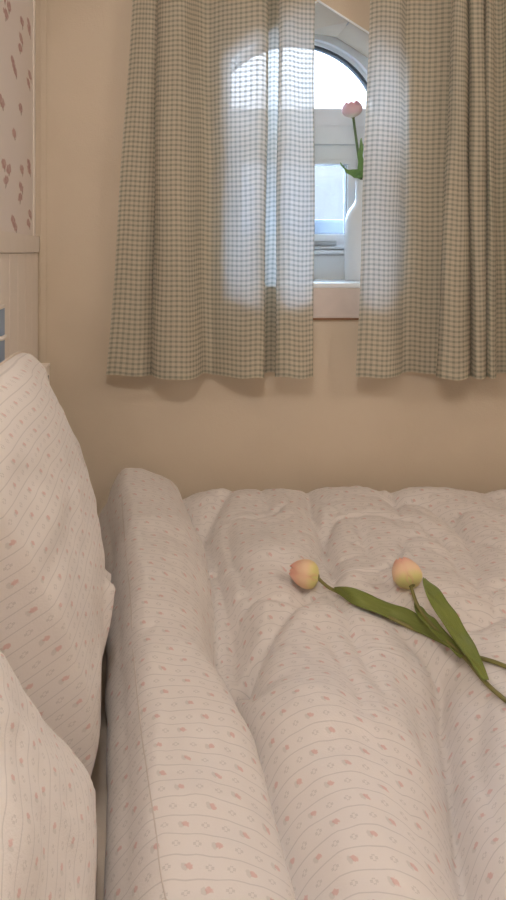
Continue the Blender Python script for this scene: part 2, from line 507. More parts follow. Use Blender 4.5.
bx('footboard', 1.78, 1.81, 0.19, 1.725, 0.0, 0.55)
mt = thing('mattress', 'mattress under a plain cream fitted sheet between pillows and duvet', 'mattress', (0.77, 0.97, 0.319))
bm = bmesh.new(); box(bm, HB[1] + 0.008 - .77, 1.778 - .77, 0.22 - .97, 1.742 - .97, 0.001, MZ - 0.319 - 0.006, 0.03); obj('core', bm, M['sheet'], mt, True)
bm = bmesh.new(); box(bm, HB[1] + 0.007 - .77, 1.779 - .77, 0.218 - .97, 1.744 - .97, 0.06, MZ - 0.319, 0.03); obj('fitted_sheet', bm, M['sheet'], mt, True)

# ------------------------------------------------------------------ duvet
def G(u, v, z=0.60):
    Y = (EYE - z) * F / (v - VY); return ((u - VX) * Y / F, Y)
def seg_dist(X, Y, P):
    best = np.full(X.shape, 1e9); tt = np.zeros(X.shape)
    side = np.zeros(X.shape)
    for i in range(len(P) - 1):
        (ax, ay), (bx_, by) = P[i][:2], P[i + 1][:2]
        dx, dy = bx_ - ax, by - ay; L = dx * dx + dy * dy
        t = np.clip(((X - ax) * dx + (Y - ay) * dy) / L, 0, 1)
        d = np.hypot(X - ax - t * dx, Y - ay - t * dy)
        s = np.sign((X - ax) * dy - (Y - ay) * dx)
        k = d < best
        best = np.where(k, d, best); tt = np.where(k, i + t, tt); side = np.where(k, s, side)
    return best, tt, side
def sm(x): x = np.clip(x, 0, 1); return x * x * (3 - 2 * x)
EDGE = np.array([G(99, 495, .56), G(107, 560, .56), G(112, 640, .56), G(113, 720, .56), G(113, 800, .56), G(112, 900, .56), (-0.035, 0.30)])[::-1]
def x_left(Y): return np.interp(Y, EDGE[:, 1], EDGE[:, 0])
def crease(X, Y, px, depth, w, p=1.0, z=.568, n=24):
    P = spline([G(a[0], a[1], z) for a in px], n)
    d, t, s = seg_dist(X, Y, P)
    dep = np.interp(t / (n - 1) * (len(px) - 1), range(len(px)), depth)
    return dep * np.exp(-(d / w) ** p), d, s
ROLL = [(167, 482), (186, 528), (203, 560), (213, 610), (216, 668), (236, 715), (262, 770), (280, 835), (297, 900), (330, 1050)]
def fbm(X, Y, s, ax=1.0, ay=1.0, seed=0.0, octv=3):
    f = np.zeros(X.size); xs, ys = X.ravel(), Y.ravel()
    for i in range(X.size):
        f[i] = noise.fractal(Vector((xs[i] * s * ax + seed, ys[i] * s * ay, seed * 1.7)), 0.9, 2.0, octv)
    return f.reshape(X.shape)
def height(X, Y, wrinkle=True):
    X = np.asarray(X, float); Y = np.asarray(Y, float)
    h = np.full(X.shape, 0.585) + 0.056 * sm((Y - 0.75) / 1.0)
    # thick turned-over roll along the head end
    P = spline([G(a, b, .572) for a, b in ROLL], 60)
    d, t, s = seg_dist(X, Y, P)
    left = X < np.interp(Y, P[::-1, 1], P[::-1, 0])
    xl = x_left(Y); xr = np.interp(Y, P[::-1, 1], P[::-1, 0])
    q = np.clip((X - xl) / np.maximum(xr - xl, .02), 0, 1)
    h += np.where(left, 0.046 * np.sqrt(np.clip(np.sin(np.pi * np.clip(q * 0.80 + 0.22, 0, 1)), 0, 1)), 0)
    dep = np.interp(t / 59 * 9, range(10), [.010, .038, .055, .065, .065, .055, .060, .065, .065, .06])
    h -= np.where(left, 0.30, 1.0) * dep * np.exp(-(d / 0.036))
    C = []
    def cr(px, depth, w, p=1.0):
        nonlocal h
        g = 1.35 if px[0][1] > 596 else 1.40
        h = h - g * (0.15 + 0.85 * sm((1.745 - Y) / 0.16)) * crease(X, Y, px, depth, w, p)[0]
    # lobes in the near half
    cr([(330, 600), (285, 632), (252, 662), (246, 676), (258, 700)], [.0, .022, .040, .040, .02], .022)
    cr([(368, 600), (400, 640), (437, 664), (440, 690), (447, 733), (452, 780), (462, 840), (480, 905), (510, 1050)], [.0, .016, .050, .074, .078, .078, .078, .07, .06], .030)
    cr([(410, 650), (416, 690), (424, 740), (440, 790)], [0, .008, .012, .0], .012)
    cr([(340, 606), (352, 650), (372, 690), (392, 730)], [0, .010, .010, .0], .016)
    cr([(318, 640), (336, 672), (356, 716), (365, 760)], [0, .008, .008, .0], .014)
    cr([(490, 690), (478, 742), (490, 800), (506, 850)], [0, .012, .014, .0], .016)
    cr([(222, 672), (232, 700), (252, 740), (272, 790)], [.015, .02, .016, .0], .010)
    cr([(211, 668), (222, 672), (238, 672), (252, 664)], [.012, .026, .030, .018], .011)
    # pocket beside the roll
    pc = G(233, 645, .56); h -= 0.042 * np.exp(-(((X - pc[0]) / .035) ** 2 + ((Y - pc[1]) / .085) ** 2))
    cr([(205, 545), (218, 580), (232, 625), (236, 655)], [.0, .012, .014, .006], .010)
    # far half: pulled quilting
    cr([(203, 546), (222, 527), (245, 506), (258, 490)], [.030, .022, .014, .001], .022)
    cr([(296, 486), (304, 505), (313, 540), (327, 566), (333, 592), (338, 624)], [.004, .016, .024, .026, .024, .010], .018)
    cr([(228, 548), (232, 575), (246, 600), (250, 628)], [.010, .013, .012, .004], .014)
    cr([(254, 500), (262, 520), (272, 548)], [.006, .010, .0], .012)
    cr([(345, 508), (366, 512), (386, 520), (400, 516)], [.0, .014, .018, .004], .014)
    cr([(380, 488), (386, 500), (394, 522), (402, 545)], [.003, .012, .018, .002], .012)
    cr([(388, 526), (424, 530), (452, 545), (470, 566), (478, 598), (470, 628)], [.012, .018, .018, .016, .012, .0], .020)
    cr([(420, 552), (440, 560), (456, 580), (462, 606)], [.0, .010, .012, .0], .014)
    cr([(356, 540), (362, 560), (372, 585)], [.0, .012, .0], .012)
    cr([(340, 530), (330, 548), (318, 570), (296, 606)], [.0, .010, .010, .0], .012)
    cr([(283, 592), (300, 604), (310, 618)], [.004, .014, .002], .012)
    cr([(440, 630), (470, 640), (506, 628), (560, 610)], [.018, .022, .016, .0], .020)
    cr([(470, 500), (490, 520), (520, 548)], [.0, .012, .008], .016)
    for (u, v, a, r) in ((270, 560, .012, .07), (290, 700, .020, .12), (345, 730, .020, .12), (360, 860, .020, .13), (430, 600, .010, .06),
                         (495, 760, .020, .08), (230, 510, .012, .06), (350, 500, .006, .06), (430, 505, .008, .07), (345, 585, .012, .05), (304, 615, .012, .035)):
        c = G(u, v); h += a * np.exp(-((X - c[0]) ** 2 + (Y - c[1]) ** 2) / r ** 2)
    # rounded far, near and foot edges
    e = np.clip((1.742 - Y) / 0.10, 0, 1); k = np.sqrt(np.clip(1 - (1 - e) ** 2, 0, 1))
    e2 = np.clip((Y - 0.26) / 0.12, 0, 1); k = np.minimum(k, np.sqrt(np.clip(1 - (1 - e2) ** 2, 0, 1)))
    e3 = np.clip((1.76 - X) / 0.12, 0, 1); k = np.minimum(k, np.sqrt(np.clip(1 - (1 - e3) ** 2, 0, 1)))
    e4 = np.clip((X - xl) / 0.06, 0, 1); k = k * np.clip(1 - (1 - e4) ** 2.2, 0, 1) ** 0.5
    lo = MZ + 0.004
    return np.maximum(lo + (h - lo) * k, lo)

NX, NY = 330, 300
ys = np.linspace(0.262, 1.741, NY)
q = np.linspace(0, 1, NX)
tx = np.where(q < 0.12, (q / 0.12) ** 2 * 0.04, 0.04 + (q - 0.12) / 0.88 * 0.96)
YY = np.repeat(ys[:, None], NX, 1)
XX = x_left(YY) + tx[None, :] * (1.759 - x_left(YY))
ZZ = height(XX, YY)
wr = fbm(XX, YY, 9, 1.0, 1.0, 3.1, 4) * 0.0070 + fbm(XX, YY, 26, 1.0, 0.50, 7.7, 2) * 0.0030
rid = np.exp(-np.abs(fbm(XX, YY, 5.5, 1.0, 0.8, 11.3, 2)) / 0.036)
rid2 = np.exp(-np.abs(fbm(XX, YY, 10.0, 0.9, 1.1, 4.9, 2)) / 0.06)
far_ = sm((YY - 0.95) / 0.30)
offroll = sm((XX - x_left(YY) - 0.17) / 0.08)
wr = wr - (0.0100 * rid + 0.0045 * rid2) * (0.06 + 0.94 * far_ * offroll) * (0.15 + 0.85 * sm((1.745 - YY) / 0.14))
fade = sm((ZZ - MZ - 0.012) / 0.05)
# soft gathers along the turned edge
ZW = ZZ + wr * fade
# roll bulges outward over its own foot
bul = np.clip(1 - (tx[None, :] / 0.05), 0, 1)
XB = XX - 0.012 * np.sin(np.pi * np.clip((ZZ - MZ) / 0.09, 0, 1)) * bul + 0.004 * fbm(XX * 0, YY, 14, 1, 1, 2.2, 2) * bul
# cloth coordinates by arc length
du = np.hypot(np.diff(XX, axis=1), np.diff(ZZ, axis=1)); U = np.concatenate([np.zeros((NY, 1)), np.cumsum(du, 1)], 1)
i0 = int(NX * 0.2); U = U - U[:, i0:i0 + 1] + U[NY // 2, i0]
def smooth_rows(Q, k):
    P_ = np.concatenate([np.repeat(Q[:1], k, 0), Q, np.repeat(Q[-1:], k, 0)], 0); c_ = np.cumsum(np.concatenate([P_[:1] * 0, P_], 0), 0)
    return (c_[2 * k + 1:] - c_[:-2 * k - 1]) / (2 * k + 1)
U = smooth_rows(smooth_rows(U - XX, 22), 22) + XX
dv = np.hypot(np.diff(YY, axis=0), np.diff(ZZ, axis=0)); Vv = np.concatenate([np.zeros((1, NX)), np.cumsum(dv, 0)], 0)
Vv = Vv * 0.35 + YY * 0.65 + 0.006 * np.sin(XX * 9) + 0.10 * np.clip(0.05 - (XX - x_left(YY)), 0, 1)
duv = bpy.data.objects.new('duvet', None); COL.objects.link(duv); duv.location = (0.8, 1.0, MZ)
tag(duv, 'puffy cream duvet with grey stripes and pink rosebuds spread over the mattress', 'duvet')
off = np.array([0.8, 1.0, MZ])
top = np.stack([XB, YY, ZW], -1).reshape(-1, 3) - off
bot = np.stack([XB, YY, np.full_like(ZW, MZ + 0.0015)], -1).reshape(-1, 3) - off
idx = np.arange(NX * NY).reshape(NY, NX)
quads = np.stack([idx[:-1, :-1], idx[:-1, 1:], idx[1:, 1:], idx[1:, :-1]], -1).reshape(-1, 4)
border = list(idx[0, :-1]) + list(idx[:-1, -1]) + list(idx[-1, :0:-1]) + list(idx[:0:-1, 0])
nb = len(border); N0 = NX * NY
V = np.concatenate([top, bot[border]]); UVs = np.stack([U, Vv], -1).reshape(-1, 2); UVs = np.concatenate([UVs, UVs[border]])
Fc = [tuple(int(k) for k in f) for f in quads]
for i in range(nb):
    j = (i + 1) % nb; Fc.append((int(border[j]), int(border[i]), N0 + i, N0 + j))
Fc.append(tuple(N0 + i for i in range(nb - 1, -1, -1)))
raw('cover', V, Fc, M['fabric'], duv, uv=UVs)
def h1(x, y):
    j = np.clip(np.searchsorted(ys, y) - 1, 0, NY - 2); f = np.clip((y - ys[j]) / (ys[j + 1] - ys[j]), 0, 1)
    a = np.interp(x, XX[j], ZW[j]); b = np.interp(x, XX[j + 1], ZW[j + 1]); return float(a * (1 - f) + b * f)
def on_duvet(u, v, dz=0.0):
    z = 0.6
    for _ in range(25):
        x, y = G(u, v, z); z = 0.5 * z + 0.5 * (h1(x, y) + dz)
    x, y = G(u, v, z); return Vector((x, y, z))
sp_ = [on_duvet(u, v, 0.0) for u, v in ((117, 482), (124, 530), (130, 590), (133, 650), (139, 710), (147, 770), (156, 830), (166, 898))]
sm_pts = [Vector((p[0], p[1], h1(p[0], p[1]) - 0.0003)) for p in spline(sp_ + [Vector((0.05, 0.5, 0))], 120) if p[1] < 1.715]
tube('hem_seam', sm_pts, 0.0009, plain('hem_thread', (0.66, 0.59, 0.555), 0.9), duv, seg=6, off=off)['label'] = 'stitched hem seam'

# ------------------------------------------------------------------ pillows
def pillow(name, label, FB, NB, FT, NT, tf, tb, w, h, uvrot=0.0, feats=(), seed=1.0, power=0.5, uvoff=(0, 0), yield_=None):
    """corners far/near bottom/top; tf, tb: fullness of front and back"""
    FB, NB, FT, NT = (np.array(p, float) for p in (FB, NB, FT, NT))
    base = (FB + NB) / 2; base = np.array([base[0], base[1], MZ])
    N = 90
    a = np.linspace(-1, 1, N); A, B = np.meshgrid(a, a, indexing='ij')     # A: near->far, B: bottom->top
    # concave sides between pulled corners
    A2 = A * (1 - 0.09 * np.abs(B) ** 7); B2 = B * (1 - 0.09 * np.abs(A) ** 7)
    sA, sB = (A2 + 1) / 2, (B2 + 1) / 2
    mid = ((1 - sA) * (1 - sB))[..., None] * NB + (sA * (1 - sB))[..., None] * FB + ((1 - sA) * sB)[..., None] * NT + (sA * sB)[..., None] * FT
    nrm = np.cross(FB - NB, (NT - NB)); nrm = nrm / np.linalg.norm(nrm)
    if nrm[0] < 0: nrm = -nrm
    puff = (np.clip(1 - np.abs(A) ** 2.6, 0, 1) * np.clip(1 - np.abs(B) ** 3.2, 0, 1)) ** power
    wr = fbm(A, B, 1.5, 1, 1, seed, 3) * 0.010 + fbm(A, B, 5, 1.0, 1.0, seed + 3, 2) * 0.0025
    edge = np.clip(puff * 3, 0, 1)
    ft = np.zeros_like(A)
    for (P, amp, ww) in feats:
        d, t, s = seg_dist(A, B, spline(P, 20)); ft += amp * np.exp(-(d / ww) ** 2)
    front = mid + (tf * puff + (wr + ft) * edge)[..., None] * nrm
    back = mid - (tb * puff + wr * 0.3 * edge)[..., None] * nrm
    if yield_ is not None: front = yield_(front, 0.0); back = yield_(back, 0.004)
    for Q in (front, back):
        lim = x_left(Q[..., 1]) - 0.0165
        k = np.clip((0.76 - Q[..., 2]) / 0.12, 0, 1)
        Q[..., 0] = Q[..., 0] - k * np.maximum(0, Q[..., 0] - lim)
    front[..., 2] = np.maximum(front[..., 2], MZ + 0.003); back[..., 2] = np.maximum(back[..., 2], MZ + 0.003)
    back[..., 0] = np.maximum(back[..., 0], HB[1] + 0.004 + np.where(back[..., 2] > pz, -0.03, 0)); front[..., 0] = np.maximum(front[..., 0], back[..., 0] + 0.001)
    o = thing(name, label, 'pillow', tuple(base), None)
    idx = np.arange(N * N).reshape(N, N)
    bidx = idx + N * N
    bord = list(idx[0, :-1]) + list(idx[:-1, -1]) + list(idx[-1, :0:-1]) + list(idx[:0:-1, 0])
    bidx = bidx.copy(); flat = bidx.reshape(-1)
    for k in bord: flat[k] = k
    Vt = np.concatenate([front.reshape(-1, 3), back.reshape(-1, 3)]) - base
    cr_, sr_ = math.cos(uvrot), math.sin(uvrot)
    al = np.concatenate([np.zeros((1, N)), np.cumsum(np.linalg.norm(np.diff(front, axis=0), axis=2), 0)], 0)
    al = 0.6 * al + 0.4 * (A + 1) * w / 2
    uu, vv = al - al[-1:, :] + w / 2, B * h / 2
    uv = np.stack([uu * cr_ - vv * sr_ + uvoff[0], uu * sr_ + vv * cr_ + uvoff[1]], -1).reshape(-1, 2)
    Fc = []
    for i in range(N - 1):
        for j in range(N - 1):
            Fc.append((int(idx[i, j]), int(idx[i + 1, j]), int(idx[i + 1, j + 1]), int(idx[i, j + 1])))
            Fc.append((int(bidx[i, j + 1]), int(bidx[i + 1, j + 1]), int(bidx[i + 1, j]), int(bidx[i, j])))
    raw('pillowcase', Vt, Fc, M['fabric'], o, uv=np.concatenate([uv, uv]), recalc=True)
    ring_ = [Vector(Vt[k]) for k in bord] ; ring_.append(ring_[0])
    tube('edge_seam', ring_, 0.0022, M['sheet'], o, seg=6, caps=False)
    return o
P2 = [np.array(p, float) for p in (at(90, 832, 0.81), (-0.03, 0.30, MZ + 0.03), at(-58, 598, 0.62), (-0.155, 0.20, 0.90))]
def make_room(P, lim):
    """the back pillow gives way where the front pillow presses on it"""
    fb, nb, ft_, nt_ = P2
    n2 = np.cross(fb - nb, nt_ - nb); n2 /= np.linalg.norm(n2)
    if n2[0] < 0: n2 = -n2
    sd = (ft_ - fb) / np.linalg.norm(ft_ - fb); e = np.cross(sd, n2)
    if e[1] < 0: e = -e
    dist = (P - fb) @ n2; bey = (P - fb) @ e
    allow = np.where(bey < 0.0, -0.010 - 0.024 * np.sqrt(np.clip(-bey / 0.10, 0, 1)), -0.010 + bey * 1.9) - lim
    return P - np.maximum(0, dist - allow)[..., None] * n2
p1 = pillow('pillow', 'large striped rosebud pillow at the back, leaning on the headboard under the blue board',
            at(90, 580, 1.40), (-0.095, 0.74, MZ + .02), at(30, 343, 1.27), (-0.205, 0.50, 1.05),
            0.075, 0.055, 0.70, 0.60, uvrot=math.radians(0), power=0.5, yield_=make_room,
            feats=[([(0.70, 0.66), (0.56, 0.42), (0.50, 0.20), (0.55, 0.05)], -0.036, 0.085), ([(-0.05, -0.35), (-0.20, -0.60), (-0.30, -0.90)], 0.030, 0.06),
                   ([(0.25, -0.50), (0.02, -0.72), (-0.15, -0.95)], 0.032, 0.05), ([(0.12, -0.42), (-0.08, -0.64), (-0.22, -0.92)], -0.030, 0.05)], seed=5.0)
p2 = pillow('pillow.001', 'striped rosebud pillow nearest the viewer, in the bottom left corner', *P2,
            0.068, 0.018, 0.62, 0.55, uvrot=math.radians(-5), seed=9.0, power=0.5, uvoff=(0.01, 0.006))

# ================================================================== CURTAINS
def curtain(name, label, bot, top, vt=-26, ybase=1.742):
    """bot/top: lists of (pixel column, distance in front of the wall-side line) along the cloth"""
    NS, NT_ = 520, 130
    ns = len(bot)
    B = spline(bot, NS); T = spline(top, NS)
    tt = np.linspace(0, 1, NT_)[:, None]           # 0 = hem, 1 = top
    rnd = random.Random(len(label))
    f = tt ** 0.9
    u = B[None, :, 0] * (1 - f) + T[None, :, 0] * f
    d = B[None, :, 1] * (1 - f) + T[None, :, 1] * f
    s = np.linspace(0, 1, NS)[None, :]
    d = d + (0.003 * np.sin(7 * tt + 19 * s) + 0.002 * np.sin(13 * tt - 31 * s)) * np.clip(d / 0.05, 0, 1)
    u = u + 0.8 * np.sin(9 * tt + 23 * s) * (1 - tt) * tt * 4
    Yc = ybase - d
    Zb = EYE - 0.2995 + 0.0016 * np.sin(s * 37) + 0.0012 * np.sin(s * 71); Zt = EYE - (vt - VY) * 1.70 / F
    Z = Zb * (1 - tt) + Zt * tt
    X = (u - VX) * Yc / F
    # cloth coordinates
    L = np.concatenate([[0], np.cumsum(np.hypot(np.diff(X[NT_ // 3]), np.diff(Yc[NT_ // 3])))])
    uv = np.stack([np.repeat(L[None], NT_, 0), Z - Zb + 0 * X], -1).reshape(-1, 2)
    V = np.stack([X, Yc, Z + 0 * X], -1).reshape(-1, 3)
    o = bpy.data.objects.new(name, None); COL.objects.link(o)
    base = Vector((float(X.mean()), 1.70, float(Zt))); o.location = base
    V = V - np.array(base)
    idx = np.arange(NS * NT_).reshape(NT_, NS)
    Fc = [tuple(int(k) for k in q) for q in np.stack([idx[:-1, :-1], idx[:-1, 1:], idx[1:, 1:], idx[1:, :-1]], -1).reshape(-1, 4)]
    raw('cloth', V, Fc, M['curtain'], o, uv=uv)
    # turned hem: a second layer of cloth behind the lowest 1.5 cm, and narrow side hems
    k = 4
    V2 = V.reshape(NT_, NS, 3)[:k].reshape(-1, 3) + np.array([0, 0.0022, 0])
    Fh = [tuple(int(q) for q in f_) for f_ in np.stack([idx[:k - 1, :-1], idx[:k - 1, 1:], idx[1:k, 1:], idx[1:k, :-1]], -1).reshape(-1, 4)]
    raw('bottom_hem', V2, Fh, M['curtain'], o, uv=uv.reshape(NT_, NS, 2)[:k].reshape(-1, 2))
    for cols in (range(0, 5), range(NS - 5, NS)):
        c = list(cols); G_ = V.reshape(NT_, NS, 3)[:, c] + np.array([0, 0.0022, 0]); m = len(c)
        ii = np.arange(NT_ * m).reshape(NT_, m)
        Fh = [tuple(int(q) for q in f_) for f_ in np.stack([ii[:-1, :-1], ii[:-1, 1:], ii[1:, 1:], ii[1:, :-1]], -1).reshape(-1, 4)]
        raw('side_hem', G_.reshape(-1, 3), Fh, M['curtain'], o, uv=uv.reshape(NT_, NS, 2)[:, c].reshape(-1, 2))
    tag(o, label, 'curtain', None)
    return o
curtain('curtain', 'green and cream checked curtain left of the window gap, glowing near its right edge',
        [(106, .040), (120, .052), (138, .056), (149, .040), (154, .014), (151, .040), (156, .082), (170, .102), (185, .098), (197, .066), (204, .028), (212, .020), (223, .046), (240, .078), (254, .088), (262, .084), (264, .058), (261, .022), (265, .011), (271, .010), (277, .011), (279, .022), (275, .058), (279, .076), (292, .084), (304, .076), (313, .060)],
        [(134, .036), (142, .046), (151, .048), (158, .034), (160, .016), (158, .036), (163, .062), (173, .074), (184, .070), (192, .044), (200, .022), (209, .018), (222, .038), (240, .058), (256, .066), (266, .062), (269, .044), (267, .020), (271, .010), (276, .008), (281, .010), (283, .022), (279, .046), (282, .058), (292, .064), (303, .058), (315, .046)])
curtain('curtain.001', 'green and cream checked curtain right of the window gap, beside the vase',
        [(356, .066), (370, .082), (384, .082), (394, .066), (400, .030), (403, .011), (411, .010), (422, .014), (434, .028), (440, .038), (436, .062), (441, .092), (453, .102), (464, .094), (470, .060), (473, .022), (471, .050), (475, .084), (483, .086), (487, .060), (485, .030), (487, .060), (491, .080), (496, .062), (497, .018), (504, .010), (516, .050), (530, .085), (546, .060), (556, .030)],
        [(371, .048), (382, .060), (393, .060), (402, .046), (405, .024), (408, .010), (416, .008), (428, .014), (442, .022), (452, .030), (453, .046), (456, .060), (461, .066), (465, .058), (467, .040), (468, .020), (469, .036), (472, .056), (480, .060), (485, .044), (485, .022), (486, .044), (489, .056), (493, .044), (494, .018), (500, .010), (508, .034), (518, .050), (528, .044), (536, .026)])
rod = thing('curtain_rod', 'slim white curtain rod carrying both checked curtains over the arched window', 'curtain rod', (0.42, 1.70, EYE + 278 * 1.70 / F + 0.008))
tube('rod', [(-0.62, 0, 0), (0, 0, 0), (0.62, 0, 0)], 0.007, M['offwhite'], rod)
for s in (-0.6, 0.6): tube('bracket', [(s, 0.005, 0), (s, 0.03, 0), (s, 0.0495, 0)], 0.004, M['offwhite'], rod)

# ================================================================== TULIPS
def bloom(parent, c, axis, L, R, mat, spread=1.0, seed=0, off=(0, 0, 0), shut=0.86):
    """six petals closed into an egg: three inside, three outside"""
    axis = Vector(axis).normalized(); off = Vector(off)
    q = axis.to_track_quat('Z', 'Y')
    rnd = random.Random(seed)
    Vh = []; Fh = []
    hp_ = [(0.10, -0.03), (0.22, 0.0), (0.34, 0.06), (0.30, 0.12), (0.05, 0.14)]
    for (r, z) in hp_:
        for k in range(14): Vh.append(q @ Vector((R * r * math.cos(k * math.pi / 7), R * r * math.sin(k * math.pi / 7), L * z)) + Vector(c) - off)
    for i in range(4):
        for k in range(14): Fh.append((i * 14 + k, i * 14 + (k + 1) % 14, (i + 1) * 14 + (k + 1) % 14, (i + 1) * 14 + k))
    Fh.append(tuple(range(13, -1, -1))); Fh.append(tuple(56 + k for k in range(14)))
    parent = raw('flower_head', Vh, Fh, M['stem'], parent, recalc=True)
    for k in range(6):
        outerp = k >= 3
        phi0 = k * 2 * math.pi / 3 + (math.pi / 3 if outerp else 0) + seed
        sc_ = 1.0 if outerp else 0.92
        n, m = 15, 11; Vv = []; uv = []; Fc = []
        tw = rnd.uniform(-.08, .08)
        for layer in (0, 1):
            for i in range(n):
                t = i / (n - 1)
                prof = math.sin(math.pi * min(1, (0.03 + 0.97 * t ** 0.72)) * shut) ** (0.75 if shut < 0.9 else 0.58)
                wid = (0.25 + 1.08 * math.sin(math.pi * min(1.0, t * 0.80 + 0.10)) ** 0.8) if t < 0.97 else 0.30
                wid = wid * (1 - (0.65 if shut < 0.9 else 0.45) * max(0, (t - 0.72) / 0.28) ** 2)
                for j in range(m):
                    s = j / (m - 1) * 2 - 1
                    ph = phi0 + s * wid + tw * t
                    r = R * prof * sc_ * (1 - 0.05 * s * s + (0.03 * (1 - abs(s)) if outerp else 0)) * (1 + (spread - 1) * t) - layer * 0.0008
                    z = L * t * (1.0 if outerp else 0.985) - 0.05 * L * s * s * t
                    Vv.append(q @ Vector((r * math.cos(ph), r * math.sin(ph), z)) + Vector(c) - off)
                    uv.append((j / (m - 1), t))
        g = lambda l, i, j: l * n * m + i * m + j
        for i in range(n - 1):
            for j in range(m - 1):
                Fc.append((g(0, i, j), g(0, i, j + 1), g(0, i + 1, j + 1), g(0, i + 1, j)))
                Fc.append((g(1, i + 1, j), g(1, i + 1, j + 1), g(1, i, j + 1), g(1, i, j)))
        for i in range(n - 1):
            for j in (0, m - 1): Fc.append((g(0, i, j), g(0, i + 1, j), g(1, i + 1, j), g(1, i, j)))
        for j in range(m - 1):
            for i in (0, n - 1): Fc.append((g(0, i, j), g(1, i, j), g(1, i, j + 1), g(0, i, j + 1)))
        raw('petal', Vv, Fc, mat, parent, uv=uv, recalc=True)
def leaf(parent, pts, widths, mat, lie=None, fold=0.25, off=(0, 0, 0), across=None, name='leaf', twist=0.0, th=0.0012):
    """blade along pts; widths are half widths; lie(x, y) gives the surface it must stay above"""
    off = Vector(off)
    n, m = 44, 9
    P = spline(pts, n); Wd = np.interp(np.linspace(0, 1, n), np.linspace(0, 1, len(widths)), widths)
    k = np.ones(5) / 5
    Wd = np.convolve(np.pad(Wd, 2, 'edge'), k, 'valid'); Wd[0] = min(Wd[0], widths[0]); Wd[-1] = widths[-1]
    V = []; uv = []; Fc = []
    for layer in (0, 1):
        for i in range(n):
            p = Vector(P[i]); t = (Vector(P[min(i + 1, n - 1)]) - Vector(P[max(i - 1, 0)])).normalized()
            if across is None: sd = t.cross(Vector((0, 0, 1))).normalized()
            else: sd = (Vector(across) - t * t.dot(Vector(across))).normalized()
            nn = sd.cross(t).normalized()
            if nn.z < 0 and across is None: nn = -nn
            ang = twist * i / n
            sd = sd * math.cos(ang) + nn * math.sin(ang); nn = sd.cross(t).normalized()
            for j in range(m):
                s = j / (m - 1) * 2 - 1
                w = Wd[i] * (1 + 0.06 * math.sin(i * 0.55 + s * 2))
                v = p + sd * (s * w) + nn * (abs(s) ** 1.3 * w * fold + 0.0015 * math.sin(i * .5 + 3 * s)) - nn * layer * th
                if lie is not None: v.z = max(v.z, lie(v.x, v.y) + 0.0034 + (0 if layer else th))
                V.append(v - off); uv.append((j / (m - 1), i / (n - 1)))
    g = lambda l, i, j: l * n * m + i * m + j
    for i in range(n - 1):
        for j in range(m - 1):
            Fc.append((g(0, i, j), g(0, i, j + 1), g(0, i + 1, j + 1), g(0, i + 1, j)))
            Fc.append((g(1, i + 1, j), g(1, i + 1, j + 1), g(1, i, j + 1), g(1, i, j)))
        for j in (0, m - 1): Fc.append((g(0, i, j), g(0, i + 1, j), g(1, i + 1, j), g(1, i, j)))
    for j in range(m - 1):
        for i in (0, n - 1): Fc.append((g(0, i, j), g(1, i, j), g(1, i, j + 1), g(0, i, j + 1)))
    return raw(name, V, Fc, mat, parent, uv=uv, recalc=True)

# -- tulip lying with its head to the left
def lying(label, head, tail, heads_dir, stem_px, leaves, seed, L, R):
    c = on_duvet(*head, dz=R * 1.12)
    zmax = max(h1(c.x + r * R * math.cos(a), c.y + r * R * math.sin(a)) + R * 1.07 * math.sqrt(1 - r * r) for r in (0, .3, .6, .85) for a in np.linspace(0, 6.2, 16))
    c.z = zmax + 0.002
    o = thing('tulip', label, 'tulip', (c.x, c.y, h1(c.x, c.y)))
    of = o.location.copy()
    pts = [on_duvet(u, v, dz) for u, v, dz in stem_px]
    ax = heads_dir
    base = c - ax * (L * 0.5)
    bloom(o, base, ax, L, R, M['petal'], 0.98, seed, of, 0.962)
    P = [base + ax * 0.004] + pts
    P = [Vector(p) for p in spline(P, 60)]
    for i, p in enumerate(P[1:]): p.z = max(p.z, h1(p.x, p.y) + 0.0050)
    tube('stem', P, [0.0030] * 30 + [0.0032] * 30, M['stem'], o, off=of)
    for (lp, wd, fold, acr) in leaves:
        leaf(o, [on_duvet(u, v, dz) for u, v, dz in lp], wd, M['leaf'], h1, fold, of, across=acr)
    return o
R0, L0 = 0.0245, 0.052
a0 = on_duvet(304, 577, R0); a1 = on_duvet(336, 592, 0.012)
lying('peach tulip lying on the duvet with its head pointing left', (304, 577), None, Vector((a0.x - a1.x, (a0.y - a1.y) * 1.0, 0.004)).normalized(),
      [(328, 587, .016), (342, 594, .008), (380, 613, .004), (420, 632, .004), (450, 646, .005), (480, 658, .005), (520, 674, .004), (560, 690, .004)],
      [([(334, 588.5, .018), (350, 594, .018), (372, 603, .016), (396, 612, .014), (420, 624, .012), (440, 637, .009), (456, 646, .006)], [.001, .0110, .0155, .0150, .0135, .011, .008, .004], .18, (-.15, .80, .48))], 0.3, L0, R0)
b0 = on_duvet(406, 574, R0)
lying('peach tulip lying on the duvet with its head pointing to the window', (406, 574), None, Vector((-0.12, 0.82, 0.56)).normalized(),
      [(412, 590, .021), (417, 604, .027), (426, 618, .029), (444, 638, .026), (466, 659, .024), (486, 683, .013), (510, 704, .006), (560, 745, .006)],
      [([(424, 578, .036), (432, 592, .042), (444, 612, .042), (458, 634, .038), (472, 656, .032), (486, 680, .020)], [.0015, .010, .0150, .0160, .0150, .013, .009, .004], .25, None),
       ([(415, 602, .018), (420, 612, .025), (430, 624, .030), (446, 641, .033), (462, 657, .030)], [.001, .007, .011, .012, .009, .004], .35, None)], 1.1, 0.050, R0 + .0005)

